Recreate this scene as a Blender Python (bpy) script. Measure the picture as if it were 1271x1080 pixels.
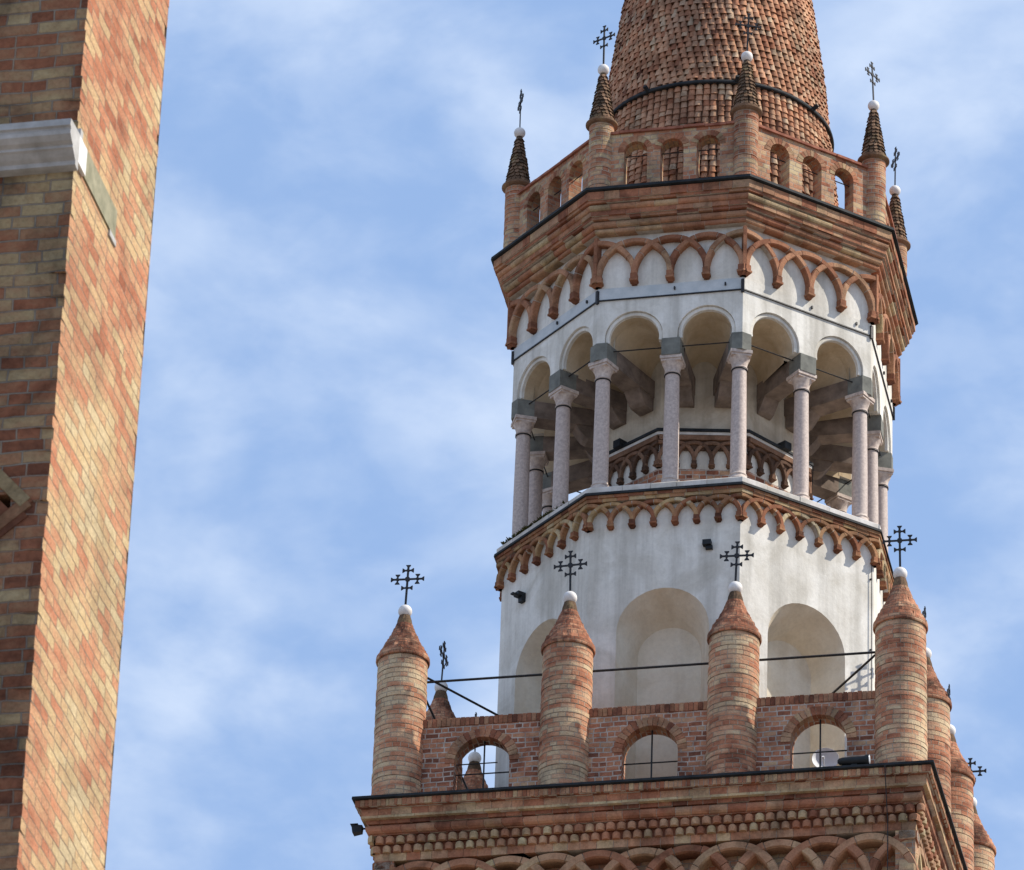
import bpy, math, random
from mathutils import Vector, Matrix
random.seed(7)
R_ = math.radians
sc = bpy.context.scene
for o in list(bpy.data.objects):
    bpy.data.objects.remove(o)
COL = sc.collection

# ------------------------------------------------------------ camera
def make_camera():
    pitch, yaw, roll = R_(30.0427), R_(-12.6280), R_(2.1176)
    fw = Vector((math.sin(yaw)*math.cos(pitch), math.cos(yaw)*math.cos(pitch), math.sin(pitch)))
    r = Vector((math.cos(yaw), -math.sin(yaw), 0)); u = r.cross(fw)
    r2 = r*math.cos(roll)+u*math.sin(roll); u2 = u*math.cos(roll)-r*math.sin(roll)
    cd = bpy.data.cameras.new('camera'); co = bpy.data.objects.new('camera', cd); COL.objects.link(co)
    m = Matrix((r2, u2, -fw)).transposed().to_4x4(); m.translation = Vector((18.3011, -98.4855, 1.6))
    co.matrix_world = m
    cd.sensor_width = 36; cd.sensor_fit = 'HORIZONTAL'; cd.lens = 36*7366.48/1271
    cd.clip_start = 0.5; cd.clip_end = 3000
    cd.dof.use_dof = True; cd.dof.focus_distance = 112; cd.dof.aperture_fstop = 18
    sc.camera = co
make_camera()

# ------------------------------------------------------------ light, sky
SUN_AZ, SUN_EL = R_(9.0), R_(45.0)       # azimuth from +X towards +Y
def make_world():
    w = bpy.data.worlds.new('World'); sc.world = w; w.use_nodes = True
    nt = w.node_tree; N = nt.nodes; L = nt.links; N.clear()
    out = N.new('ShaderNodeOutputWorld'); bg = N.new('ShaderNodeBackground'); bg.inputs[1].default_value = 0.13
    sky = N.new('ShaderNodeTexSky'); sky.sky_type = 'NISHITA'; sky.sun_disc = False
    sky.sun_elevation = SUN_EL; sky.sun_rotation = math.pi/2 - SUN_AZ
    sky.air_density = 1.0; sky.dust_density = 1.0; sky.ozone_density = 1.5
    tc = N.new('ShaderNodeTexCoord')
    hz = N.new('ShaderNodeMix'); hz.data_type = 'RGBA'; hz.inputs[0].default_value = .78
    hz.inputs[7].default_value = (2.5, 3.8, 6.35, 1)     # humid summer air
    L.new(sky.outputs[0], hz.inputs[6])
    def layer(scale, rot, det, lo, hi, top, dist):
        mp = N.new('ShaderNodeMapping'); mp.inputs['Scale'].default_value = (1.0, 1.0, 1.7); mp.inputs['Rotation'].default_value = rot
        L.new(tc.outputs['Generated'], mp.inputs[0])
        n1 = N.new('ShaderNodeTexNoise'); n1.inputs['Scale'].default_value = scale; n1.inputs['Detail'].default_value = det
        n1.inputs['Roughness'].default_value = .53; n1.inputs['Distortion'].default_value = dist
        L.new(mp.outputs[0], n1.inputs['Vector'])
        cr = N.new('ShaderNodeValToRGB'); cr.color_ramp.interpolation = 'EASE'
        cr.color_ramp.elements[0].position = lo; cr.color_ramp.elements[1].position = hi
        cr.color_ramp.elements[0].color = (0, 0, 0, 1); cr.color_ramp.elements[1].color = (top, top, top, 1)
        L.new(n1.outputs[0], cr.inputs[0]); return cr.outputs[0]
    a = layer(14, (.1, .3, .75), 6, .40, .63, .80, .15); b = layer(40, (.3, .1, .5), 7, .42, .72, .34, .2)
    ad = N.new('ShaderNodeMath'); ad.operation = 'ADD'; ad.use_clamp = True; L.new(a, ad.inputs[0]); L.new(b, ad.inputs[1])
    mx = N.new('ShaderNodeMix'); mx.data_type = 'RGBA'
    mx.inputs[7].default_value = (4.35, 5.25, 6.85, 1)      # thin sunlit cloud
    L.new(ad.outputs[0], mx.inputs[0]); L.new(hz.outputs[2], mx.inputs[6])
    L.new(mx.outputs[2], bg.inputs[0]); L.new(bg.outputs[0], out.inputs[0])
make_world()
def make_sun():
    ld = bpy.data.lights.new('sun', 'SUN'); ld.energy = 5.0; ld.angle = R_(0.5); ld.color = (1.0, 0.93, 0.82)
    lo = bpy.data.objects.new('sun', ld); COL.objects.link(lo)
    d = Vector((math.cos(SUN_AZ)*math.cos(SUN_EL), math.sin(SUN_AZ)*math.cos(SUN_EL), math.sin(SUN_EL)))
    lo.rotation_euler = d.to_track_quat('Z', 'Y').to_euler(); lo.location = (60, 10, 90)
make_sun()
sc.view_settings.view_transform = 'Standard'; sc.view_settings.look = 'None'
sc.view_settings.exposure = 0.16; sc.view_settings.gamma = 1.0
sc.render.engine = 'CYCLES'
sc.cycles.max_bounces = 6; sc.cycles.diffuse_bounces = 4

# ------------------------------------------------------------ mesh builder
class MB:
    def __init__(s):
        s.v = []; s.f = []; s.uv = []; s.t = []; s.m = []; s.sm = []
    def face(s, pts, uvs=None, tint=0.5, mat=0, smooth=False):
        b = len(s.v); s.v.extend([tuple(p) for p in pts]); s.f.append(tuple(range(b, b+len(pts))))
        s.uv.extend(uvs if uvs else [(0.0, 0.0)]*len(pts)); s.t.append(tint); s.m.append(mat); s.sm.append(smooth)
    def grid(s, rows, uvrows, tint=0.5, mat=0, smooth=True):
        # shared-vertex grid
        b = len(s.v); n = len(rows[0])
        for r in rows: s.v.extend([tuple(p) for p in r])
        for i in range(len(rows)-1):
            for j in range(n-1):
                s.f.append((b+i*n+j, b+i*n+j+1, b+(i+1)*n+j+1, b+(i+1)*n+j))
                s.uv.extend([uvrows[i][j], uvrows[i][j+1], uvrows[i+1][j+1], uvrows[i+1][j]])
                s.t.append(tint(i, j) if callable(tint) else tint); s.m.append(mat); s.sm.append(smooth)
    def box(s, F, s0, s1, o0, o1, z0, z1, tint=0.5, mat=0, uo=0.0):
        P = [F(a, o, z) for z in (z0, z1) for o in (o0, o1) for a in (s0, s1)]
        # idx: z0o0s0 0, z0o0s1 1, z0o1s0 2, z0o1s1 3, z1.. 4..7
        U = s1-s0; O = o1-o0; Z = z1-z0
        s.face([P[2], P[3], P[7], P[6]], [(s0+uo, z0), (s1+uo, z0), (s1+uo, z1), (s0+uo, z1)], tint, mat)
        s.face([P[1], P[0], P[4], P[5]], [(s1+uo, z0), (s0+uo, z0), (s0+uo, z1), (s1+uo, z1)], tint, mat)
        s.face([P[3], P[1], P[5], P[7]], [(o1, z0), (o0, z0), (o0, z1), (o1, z1)], tint, mat)
        s.face([P[0], P[2], P[6], P[4]], [(o0, z0), (o1, z0), (o1, z1), (o0, z1)], tint, mat)
        s.face([P[6], P[7], P[5], P[4]], [(s0, 0), (s1, 0), (s1, O), (s0, O)], tint, mat)
        s.face([P[0], P[1], P[3], P[2]], [(s0, 0), (s1, 0), (s1, O), (s0, O)], tint, mat)
    def lathe(s, prof, seg=32, c=(0, 0), tint=0.5, mat=0, smooth=True, jit=0.0, cap=True, a0=0.0, uref=None):
        rows = []; uv = []
        vv = 0; last = None
        for (r, z) in prof:
            if last is not None: vv += math.hypot(r-last[0], z-last[1])
            last = (r, z); row = []; ur = []
            ref = uref if uref else max(p[0] for p in prof)
            for i in range(seg+1):
                a = a0+2*math.pi*(i % seg)/seg
                row.append((c[0]+r*math.cos(a), c[1]+r*math.sin(a), z)); ur.append((2*math.pi*i/seg*ref, vv))
            rows.append(row); uv.append(ur)
        s.grid(rows, uv, tint, mat, smooth)
        if cap:
            s.face(rows[-1][:-1], [(p[0], p[1]) for p in rows[-1][:-1]], 0.4 if callable(tint) else tint, mat)
            s.face(list(reversed(rows[0][:-1])), [(p[0], p[1]) for p in rows[0][:-1]], 0.4 if callable(tint) else tint, mat)
    def tube(s, p, q, r, seg=8, mat=0, tint=0.5):
        p = Vector(p); q = Vector(q); d = (q-p).normalized()
        a = d.cross(Vector((0, 0, 1))); a = a if a.length > 1e-3 else Vector((1, 0, 0)); a.normalize(); b = d.cross(a)
        rows = [[pt+a*math.cos(2*math.pi*i/seg)*r+b*math.sin(2*math.pi*i/seg)*r for i in range(seg+1)] for pt in (p, q)]
        s.grid(rows, [[(i/seg, 0) for i in range(seg+1)], [(i/seg, 1) for i in range(seg+1)]], tint, mat, True)
        s.face(rows[0][:-1], None, tint, mat); s.face(rows[1][:-1], None, tint, mat)
    def build(s, name, mats, parent=None, loc=None):
        me = bpy.data.meshes.new(name); me.from_pydata(s.v, [], s.f)
        ul = me.uv_layers.new(name='UVMap'); fl = [c for u in s.uv for c in u]; ul.data.foreach_set('uv', fl)
        at = me.attributes.new('tint', 'FLOAT', 'FACE'); at.data.foreach_set('value', s.t)
        me.polygons.foreach_set('material_index', s.m); me.polygons.foreach_set('use_smooth', s.sm)
        for m in (mats if isinstance(mats, (list, tuple)) else [mats]): me.materials.append(m)
        me.update()
        ob = bpy.data.objects.new(name, me); COL.objects.link(ob)
        if parent: ob.parent = parent
        if loc: ob.location = loc
        return ob

def link_copy(o, parent, loc=None, rz=None):
    c = o.copy(); COL.objects.link(c); c.parent = parent
    if loc is not None: c.location = loc
    if rz is not None: c.rotation_euler = (0, 0, rz)
    return c

# ------------------------------------------------------------ materials
def nm(name):
    m = bpy.data.materials.new(name); m.use_nodes = True
    nt = m.node_tree; b = nt.nodes['Principled BSDF']
    b.inputs['Roughness'].default_value = 0.85
    b.inputs['Specular IOR Level'].default_value = 0.25
    return m, nt, nt.nodes, nt.links, b
def math_(N, L, op, a, b=None, clamp=False):
    n = N.new('ShaderNodeMath'); n.operation = op; n.use_clamp = clamp
    for i, x in enumerate((a, b)):
        if x is None: continue
        if isinstance(x, (int, float)): n.inputs[i].default_value = x
        else: L.new(x, n.inputs[i])
    return n.outputs[0]
def ramp(N, L, src, stops, interp='LINEAR'):
    c = N.new('ShaderNodeValToRGB'); c.color_ramp.interpolation = interp
    e = c.color_ramp.elements
    while len(e) < len(stops): e.new(0.5)
    for el, (p, col) in zip(e, stops):
        el.position = p; el.color = (*col, 1) if len(col) == 3 else col
    L.new(src, c.inputs[0]); return c.outputs[0]
def noise(N, L, vec, scale, detail=4, rough=0.55, dist=0.0):
    n = N.new('ShaderNodeTexNoise'); n.inputs['Scale'].default_value = scale; n.inputs['Detail'].default_value = detail
    n.inputs['Roughness'].default_value = rough; n.inputs['Distortion'].default_value = dist
    L.new(vec, n.inputs['Vector']); return n.outputs[0]
def mix(N, L, fac, a, b, mode='MIX'):
    m = N.new('ShaderNodeMix'); m.data_type = 'RGBA'; m.blend_type = mode
    for i, x in ((0, fac), (6, a), (7, b)):
        if isinstance(x, (int, float)): m.inputs[i].default_value = x
        elif isinstance(x, tuple): m.inputs[i].default_value = (*x, 1)
        else: L.new(x, m.inputs[i])
    return m.outputs[2]
def objco(N):
    return N.new('ShaderNodeTexCoord').outputs['Object']
def geo(N):
    return N.new('ShaderNodeNewGeometry').outputs['Position']

BRICK_TOWER = [(0.0, (.17, .07, .045)), (.16, (.33, .13, .075)), (.34, (.45, .19, .108)), (.52, (.51, .26, .15)), (.68, (.53, .32, .195)), (.84, (.56, .40, .23)), (1.0, (.60, .48, .29))]
BRICK_WARM = [(0.0, (.22, .09, .055)), (.14, (.38, .15, .085)), (.34, (.50, .22, .125)), (.52, (.56, .295, .175)), (.68, (.59, .375, .235)), (.84, (.62, .445, .27)), (1.0, (.65, .51, .33))]
BRICK_LEFT = [(0.0, (.34, .12, .065)), (.16, (.50, .195, .105)), (.34, (.60, .265, .145)), (.48, (.63, .335, .185)), (.62, (.64, .41, .22)), (.82, (.66, .48, .255)), (1.0, (.68, .54, .32))]

def brick_mat(name, bw, rh, pal, mortar=(.46, .40, .33), msize=.010, bump=.6, wob=.012, bias=0.0, patch=0.0, uscale=1.0, dirt=.35, rnd=.6, crsw=.8):
    m, nt, N, L, b = nm(name)
    uv = N.new('ShaderNodeUVMap'); uv.uv_map = 'UVMap'
    oi = N.new('ShaderNodeObjectInfo')
    cx = N.new('ShaderNodeCombineXYZ'); L.new(math_(N, L, 'MULTIPLY', oi.outputs['Random'], 31.7), cx.inputs[0])
    rr = math_(N, L, 'MULTIPLY', math_(N, L, 'FLOOR', math_(N, L, 'MULTIPLY', oi.outputs['Random'], 200)), rh); L.new(rr, cx.inputs[1])
    P = geo(N)
    wv = N.new('ShaderNodeTexNoise'); wv.inputs['Scale'].default_value = 2.3; wv.inputs['Detail'].default_value = 3; L.new(P, wv.inputs['Vector'])
    sub = N.new('ShaderNodeVectorMath'); sub.operation = 'SUBTRACT'; L.new(wv.outputs['Color'], sub.inputs[0]); sub.inputs[1].default_value = (.5, .5, .5)
    scl = N.new('ShaderNodeVectorMath'); scl.operation = 'SCALE'; L.new(sub.outputs[0], scl.inputs[0]); scl.inputs['Scale'].default_value = wob*3
    a1 = N.new('ShaderNodeVectorMath'); a1.operation = 'ADD'; L.new(uv.outputs[0], a1.inputs[0]); L.new(cx.outputs[0], a1.inputs[1])
    a2 = N.new('ShaderNodeVectorMath'); a2.operation = 'ADD'; L.new(a1.outputs[0], a2.inputs[0]); L.new(scl.outputs[0], a2.inputs[1])
    def br(w, off, sq=1.0, sf=2):
        t = N.new('ShaderNodeTexBrick'); t.inputs['Scale'].default_value = 1; t.inputs['Brick Width'].default_value = w
        t.inputs['Row Height'].default_value = rh; t.inputs['Mortar Size'].default_value = msize; t.inputs['Mortar Smooth'].default_value = .35
        t.inputs['Color1'].default_value = (0, 0, 0, 1); t.inputs['Color2'].default_value = (1, 1, 1, 1); t.inputs['Mortar'].default_value = (.5, .5, .5, 1)
        t.inputs['Bias'].default_value = 0; t.offset = off; t.squash = sq; t.squash_frequency = sf
        L.new(a2.outputs[0], t.inputs['Vector']); return t
    t = br(bw, .5, .55, 3)
    # second look-up with one cell per whole row gives each course a drift of its own
    big = noise(N, L, P, .55, 3, .6)
    mpc = N.new('ShaderNodeMapping'); mpc.inputs['Scale'].default_value = (1.1, 1.1, .62/rh); L.new(P, mpc.inputs[0])
    crs = noise(N, L, mpc.outputs[0], 1.0, 2, .6)
    g = math_(N, L, 'ADD', math_(N, L, 'MULTIPLY', math_(N, L, 'SUBTRACT', t.outputs['Color'], .5), rnd), .5)
    g = math_(N, L, 'ADD', g, math_(N, L, 'MULTIPLY', math_(N, L, 'SUBTRACT', big, .5), .8 + patch))
    g = math_(N, L, 'ADD', g, math_(N, L, 'MULTIPLY', math_(N, L, 'SUBTRACT', crs, .5), crsw))
    g = math_(N, L, 'ADD', g, math_(N, L, 'MULTIPLY', math_(N, L, 'SUBTRACT', noise(N, L, P, 11, 5, .7), .5), .55))
    g = math_(N, L, 'ADD', g, bias, True)
    g = math_(N, L, 'ADD', math_(N, L, 'MULTIPLY', g, .94), .03)
    col = ramp(N, L, g, pal)
    fine = noise(N, L, P, 38, 5, .7)
    col = mix(N, L, .55, col, ramp(N, L, fine, [(.25, (.45, .42, .40)), (.55, (1, 1, 1)), (.8, (1.25, 1.2, 1.15))]), 'MULTIPLY')
    mc = ramp(N, L, noise(N, L, P, 9, 4), [(.3, tuple(x*.55 for x in mortar)), (.7, mortar)])
    # joints: washed out in places
    jf = math_(N, L, 'MULTIPLY', t.outputs['Fac'], ramp(N, L, noise(N, L, P, 3.0, 3), [(.3, (.45, .45, .45)), (.6, (1, 1, 1))]))
    col = mix(N, L, jf, col, mc)
    d = ramp(N, L, noise(N, L, P, 1.3, 6, .65, .6), [(.36, (1-dirt*1.2, 1-dirt*1.2, 1-dirt*1.15)), (.55, (1, 1, 1)), (.8, (1.08, 1.05, 1.0))])
    col = mix(N, L, 1.0, col, d, 'MULTIPLY')
    L.new(col, b.inputs['Base Color'])
    h = math_(N, L, 'SUBTRACT', math_(N, L, 'MULTIPLY', fine, .5), t.outputs['Fac'])
    h = math_(N, L, 'ADD', h, math_(N, L, 'MULTIPLY', t.outputs['Color'], .25))
    bp = N.new('ShaderNodeBump'); bp.inputs['Strength'].default_value = bump; bp.inputs['Distance'].default_value = .02
    L.new(h, bp.inputs['Height']); L.new(bp.outputs[0], b.inputs['Normal'])
    b.inputs['Roughness'].default_value = .92; b.inputs['Specular IOR Level'].default_value = .12
    return m
def block_mat(name, pal, dirt=.4, bump=.5, fine_s=30, lichen=0.0, zone=0.0):
    m, nt, N, L, b = nm(name)
    at = N.new('ShaderNodeAttribute'); at.attribute_name = 'tint'
    P = geo(N)
    g = math_(N, L, 'ADD', at.outputs['Fac'], math_(N, L, 'MULTIPLY', math_(N, L, 'SUBTRACT', noise(N, L, P, 4, 4), .5), .35), True)
    col = ramp(N, L, g, pal)
    fine = noise(N, L, P, fine_s, 5, .7)
    col = mix(N, L, .6, col, ramp(N, L, fine, [(.25, (.45, .42, .40)), (.55, (1, 1, 1)), (.8, (1.3, 1.25, 1.2))]), 'MULTIPLY')
    col = mix(N, L, 1.0, col, ramp(N, L, noise(N, L, P, 1.7, 6, .7, .5), [(.36, (1-dirt, 1-dirt, 1-dirt)), (.56, (1, 1, 1))]), 'MULTIPLY')
    if zone:
        col = mix(N, L, 1.0, col, ramp(N, L, noise(N, L, P, .75, 7, .7, .8), [(.40, (1-zone, 1-zone, 1-zone*.95)), (.58, (1.06, 1.04, 1.0))]), 'MULTIPLY')
    if lichen:
        lf = ramp(N, L, noise(N, L, P, 3.1, 7, .75, .3), [(.60-lichen*.12, (0, 0, 0)), (.70, (lichen, lichen, lichen))])
        col = mix(N, L, lf, col, (.30, .235, .11))
    L.new(col, b.inputs['Base Color'])
    bp = N.new('ShaderNodeBump'); bp.inputs['Strength'].default_value = bump; bp.inputs['Distance'].default_value = .015
    L.new(fine, bp.inputs['Height']); L.new(bp.outputs[0], b.inputs['Normal'])
    b.inputs['Roughness'].default_value = .9; b.inputs['Specular IOR Level'].default_value = .15
    return m
def plaster_mat(name, base, stain, amount=.5, bump=.25, streak=.35):
    m, nt, N, L, b = nm(name)
    P = geo(N)
    f = ramp(N, L, noise(N, L, P, 1.1, 7, .62, .8), [(.38, (0, 0, 0)), (.72, (amount, amount, amount))])
    col = mix(N, L, f, base, stain)
    mp = N.new('ShaderNodeMapping'); mp.inputs['Scale'].default_value = (3.2, 3.2, .22); L.new(P, mp.inputs[0])
    st = ramp(N, L, noise(N, L, mp.outputs[0], 1.0, 5, .6), [(.43, (0, 0, 0)), (.78, (streak, streak, streak))])
    col = mix(N, L, st, col, tuple(x*.62 for x in stain))
    fine = noise(N, L, P, 14, 6, .7)
    col = mix(N, L, .5, col, ramp(N, L, fine, [(.3, (.82, .82, .82)), (.6, (1.04, 1.04, 1.04))]), 'MULTIPLY')
    L.new(col, b.inputs['Base Color'])
    bp = N.new('ShaderNodeBump'); bp.inputs['Strength'].default_value = bump; bp.inputs['Distance'].default_value = .02
    hh = math_(N, L, 'ADD', fine, math_(N, L, 'MULTIPLY', noise(N, L, P, 2.5, 3), 1.5))
    L.new(hh, bp.inputs['Height']); L.new(bp.outputs[0], b.inputs['Normal'])
    b.inputs['Roughness'].default_value = .93; b.inputs['Specular IOR Level'].default_value = .1
    return m
def plain_mat(name, c1, c2, scale=6, rough=.7, metal=0.0, bump=.2):
    m, nt, N, L, b = nm(name); P = geo(N)
    n = noise(N, L, P, scale, 5, .65)
    L.new(ramp(N, L, n, [(.35, c1), (.68, c2)]), b.inputs['Base Color'])
    b.inputs['Roughness'].default_value = rough; b.inputs['Metallic'].default_value = metal
    bp = N.new('ShaderNodeBump'); bp.inputs['Strength'].default_value = bump; bp.inputs['Distance'].default_value = .01
    L.new(n, bp.inputs['Height']); L.new(bp.outputs[0], b.inputs['Normal'])
    return m

M = {}
M['brick'] = brick_mat('tower brick', .25, .100, BRICK_TOWER, bias=.08, mortar=(.50, .42, .33), wob=.02)
M['brick_red'] = brick_mat('parapet brick', .25, .100, BRICK_TOWER, bias=-.20, mortar=(.60, .52, .44), msize=.014, rnd=.65, crsw=.6, wob=.02)
M['brick_pale'] = brick_mat('pale pinnacle brick', .26, .096, BRICK_WARM, bias=.06, patch=.7, msize=.008, bump=1.0, mortar=(.56, .46, .35), rnd=.55, crsw=1.6, wob=.022, dirt=.3)
M['brick_cap'] = brick_mat('cap brick', .17, .085, BRICK_WARM, bias=-.20, msize=.006, bump=1.0, dirt=.6, rnd=.45, mortar=(.33, .24, .17), wob=.02)
M['brick_left'] = brick_mat('facade brick', .25, .078, BRICK_LEFT, mortar=(.50, .37, .265), patch=1.3, msize=.005, bump=1.6, rnd=.65, crsw=.6, bias=.09, wob=.018, dirt=.22)
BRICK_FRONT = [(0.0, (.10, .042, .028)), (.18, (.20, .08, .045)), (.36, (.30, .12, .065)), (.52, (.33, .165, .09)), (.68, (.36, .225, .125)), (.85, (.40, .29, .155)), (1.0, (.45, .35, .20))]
M['brick_front'] = brick_mat('dark front facade brick', .25, .078, BRICK_FRONT, mortar=(.34, .29, .23), patch=1.2, msize=.006, bump=1.0, rnd=.7, crsw=.6, bias=.10, wob=.018, dirt=.5)  # brick of the front wall, darker and redder than the flank's
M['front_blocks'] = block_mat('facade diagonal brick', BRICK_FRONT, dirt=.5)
M['mortar'] = plain_mat('lime mortar', (.36, .30, .24), (.58, .51, .42), 8, .95)
M['blocks'] = block_mat('moulded brick', BRICK_TOWER, dirt=.45, lichen=.3, zone=.3)
M['terracotta'] = block_mat('terracotta frieze', [(0, (.15, .06, .038)), (.3, (.34, .145, .08)), (.6, (.46, .235, .135)), (.85, (.50, .315, .185)), (1, (.55, .42, .23))], dirt=.5, lichen=.25)
M['frieze_low'] = block_mat('weathered terracotta', [(0, (.12, .05, .032)), (.3, (.32, .13, .07)), (.6, (.44, .24, .125)), (.85, (.49, .335, .17)), (1, (.56, .46, .30))], dirt=.45, lichen=.4, zone=.25)
M['tiles'] = block_mat('old roof tile', [(0, (.13, .052, .032)), (.25, (.40, .165, .09)), (.55, (.54, .27, .155)), (.8, (.60, .36, .225)), (1, (.62, .45, .30))], dirt=.5, fine_s=22, lichen=.25, zone=.3)
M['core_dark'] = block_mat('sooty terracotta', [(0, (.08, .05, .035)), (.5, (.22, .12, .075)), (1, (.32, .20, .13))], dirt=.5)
M['under'] = plain_mat('dark tile bed', (.16, .075, .045), (.30, .16, .10), 5, .95)
M['scales'] = block_mat('dark scale tile', [(0, (.05, .035, .025)), (.4, (.14, .09, .055)), (.75, (.24, .14, .085)), (1, (.30, .19, .12))], dirt=.5, lichen=.6)
M['plaster'] = plaster_mat('white lime plaster', (.80, .77, .70), (.55, .51, .43), .9, streak=.75)
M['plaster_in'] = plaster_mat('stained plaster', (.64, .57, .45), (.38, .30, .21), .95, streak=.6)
M['niche'] = plaster_mat('niche plaster', (.74, .68, .56), (.60, .50, .36), .8, streak=.3)  # yellow stained plaster; bounce light from the terrace also put into the colour
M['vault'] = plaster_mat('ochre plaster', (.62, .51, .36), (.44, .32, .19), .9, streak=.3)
M['band'] = plain_mat('grey painted band', (.46, .50, .51), (.60, .62, .62), 4, .8)
M['column'] = plain_mat('pink granite', (.40, .325, .29), (.60, .50, .44), 20, .6, bump=.15)
M['capital'] = plain_mat('pale capital stone', (.40, .32, .28), (.66, .56, .48), 12, .8)
M['impost'] = plain_mat('grey green stone', (.125, .125, .11), (.22, .22, .19), 4, .9)
M['corbel'] = plain_mat('brown corbel', (.13, .10, .08), (.27, .21, .17), 3, .95)
M['marble'] = plain_mat('white marble ball', (.62, .58, .54), (.82, .79, .76), 7, .6)
M['iron'] = plain_mat('black iron', (.012, .013, .017), (.04, .036, .034), 20, .45)
M['lead'] = plain_mat('dark lead flashing', (.012, .014, .016), (.035, .038, .04), 3, .8)
M['ledge'] = plaster_mat('pale ledge', (.74, .70, .66), (.42, .38, .30), .8, streak=.5)
M['coping'] = plain_mat('terracotta coping', (.22, .075, .045), (.40, .16, .10), 5, .9)
M['stone'] = plain_mat('white ledge stone', (.33, .315, .29), (.56, .545, .52), 5, .8)
M['stone_lit'] = plain_mat('ledge stone painted sunlit', (.70, .69, .66), (.80, .79, .77), 3, .8)  # same ledge stone, with sunlight on its end put into the colour
M['stone_old'] = plain_mat('olive weathered stone', (.20, .19, .12), (.36, .33, .22), 7, .9)
M['deck'] = plain_mat('terrace floor', (.20, .16, .13), (.34, .27, .21), 3, .95)
M['dish'] = plain_mat('dish white', (.80, .82, .86), (.86, .88, .90), 3, .4, bump=.02)
M['black'] = plain_mat('black paint', (.010, .012, .014), (.02, .022, .024), 9, .5)
M['glass'] = plain_mat('lamp glass', (.6, .62, .64), (.75, .76, .78), 5, .15)
M['moss'] = block_mat('moss', [(0, (.035, .045, .012)), (1, (.12, .12, .04))], dirt=.2)
M['ground'] = plain_mat('piazza paving', (.17, .145, .125), (.27, .235, .20), .7, .9)

# ------------------------------------------------------------ geometry helpers
OFF = [2.33, .55, -1.41, -.68, 2.1, 0, 0, 0]
ANG = [-67.5+45*k+OFF[k] for k in range(8)]
DX, DY = .0547, .0102
def V(k, R):
    a = R_(ANG[k % 8]); return Vector((DX+R*math.sin(a), DY-R*math.cos(a)))
def Vcore(k, R):
    a = R_(-67.5+45*k+10.5); return Vector((DX+R*math.sin(a), DY-R*math.cos(a)))
def Vsq(k, R):
    return Vector([(-R, -R), (R, -R), (R, R), (-R, R)][k % 4])
def frame(vf, k, R):
    a = vf(k, R); b = vf(k+1, R); t = (b-a); Ln = t.length; t.normalize(); n = Vector((t.y, -t.x))
    def F(s, o, z): return (a.x+t.x*s+n.x*o, a.y+t.y*s+n.y*o, z)
    F.L = Ln; F.a = a; F.t = t; F.n = n
    return F

def arch_pts(sc_, r, zs, n=16, h=None):
    h = h or r
    return [(sc_-r*math.cos(math.pi*i/n), zs+h*math.sin(math.pi*i/n)) for i in range(n+1)]
def wall_arches(mb, F, s0, s1, z0, z1, ops, o0, th, mat=0, rmat=None, bottom=True, uo=0.0, back=True):
    """wall from z0 to z1 with round-headed openings (centre, radius, spring z, sill z)"""
    rmat = mat if rmat is None else rmat
    def q(o, a, b, c, d):
        mb.face([F(p[0], o, p[1]) for p in (a, b, c, d)], [(p[0]+uo, p[1]) for p in (a, b, c, d)], .5, mat)
    for o in ((o0, o0-th) if back else (o0,)):
        x = s0
        for (c, r, zs, zb) in ops:
            q(o, (x, z0), (c-r, z0), (c-r, z1), (x, z1))
            if zb > z0: q(o, (c-r, z0), (c+r, z0), (c+r, zb), (c-r, zb))
            ap = arch_pts(c, r, zs)
            for i in range(len(ap)-1):
                q(o, ap[i], ap[i+1], (ap[i+1][0], z1), (ap[i][0], z1))
            x = c+r
        q(o, (x, z0), (s1, z0), (s1, z1), (x, z1))
    for (c, r, zs, zb) in ops:
        pr = [(c-r, zb)]+arch_pts(c, r, zs)+[(c+r, zb)]
        u = 0
        for i in range(len(pr)-1):
            a, b = pr[i], pr[i+1]; l = math.hypot(a[0]-b[0], a[1]-b[1])
            mb.face([F(a[0], o0, a[1]), F(a[0], o0-th, a[1]), F(b[0], o0-th, b[1]), F(b[0], o0, b[1])],
                    [(0, u), (th, u), (th, u+l), (0, u+l)], .5, rmat, smooth=(0 < i < len(pr)-2)); u += l
        if zb > z0:
            mb.face([F(c-r, o0, zb), F(c+r, o0, zb), F(c+r, o0-th, zb), F(c-r, o0-th, zb)], [(0, 0), (2*r, 0), (2*r, th), (0, th)], .5, rmat)
    mb.face([F(s0, o0, z1), F(s1, o0, z1), F(s1, o0-th, z1), F(s0, o0-th, z1)], [(s0, 0), (s1, 0), (s1, th), (s0, th)], .5, mat)
    if bottom:
        x = s0
        for (c, r, zs, zb) in list(ops)+[(s1, 0, 0, 0)]:
            e = c-r
            mb.face([F(x, o0, z0), F(e, o0, z0), F(e, o0-th, z0), F(x, o0-th, z0)], [(x, 0), (e, 0), (e, th), (x, th)], .5, mat); x = c+r
def voussoirs(mb, F, c, zs, r0, r1, n, o0, o1, tl=.15, th=.75):
    for i in range(n):
        a0 = math.pi*(i+.07)/n; a1 = math.pi*(i+.93)/n; ra = r1+random.uniform(-.012, .012); oo = o1+random.uniform(-.004, .004)
        t = random.uniform(tl, th)
        p = [(c-r*math.cos(a), zs+r*math.sin(a)) for (r, a) in ((r0, a0), (ra, a0), (ra, a1), (r0, a1))]
        f = [F(x, oo, z) for x, z in p]; g = [F(x, o0, z) for x, z in p]
        mb.face(f, None, t)
        for j in range(4): mb.face([f[j], g[j], g[(j+1) % 4], f[(j+1) % 4]], None, t)
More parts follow.
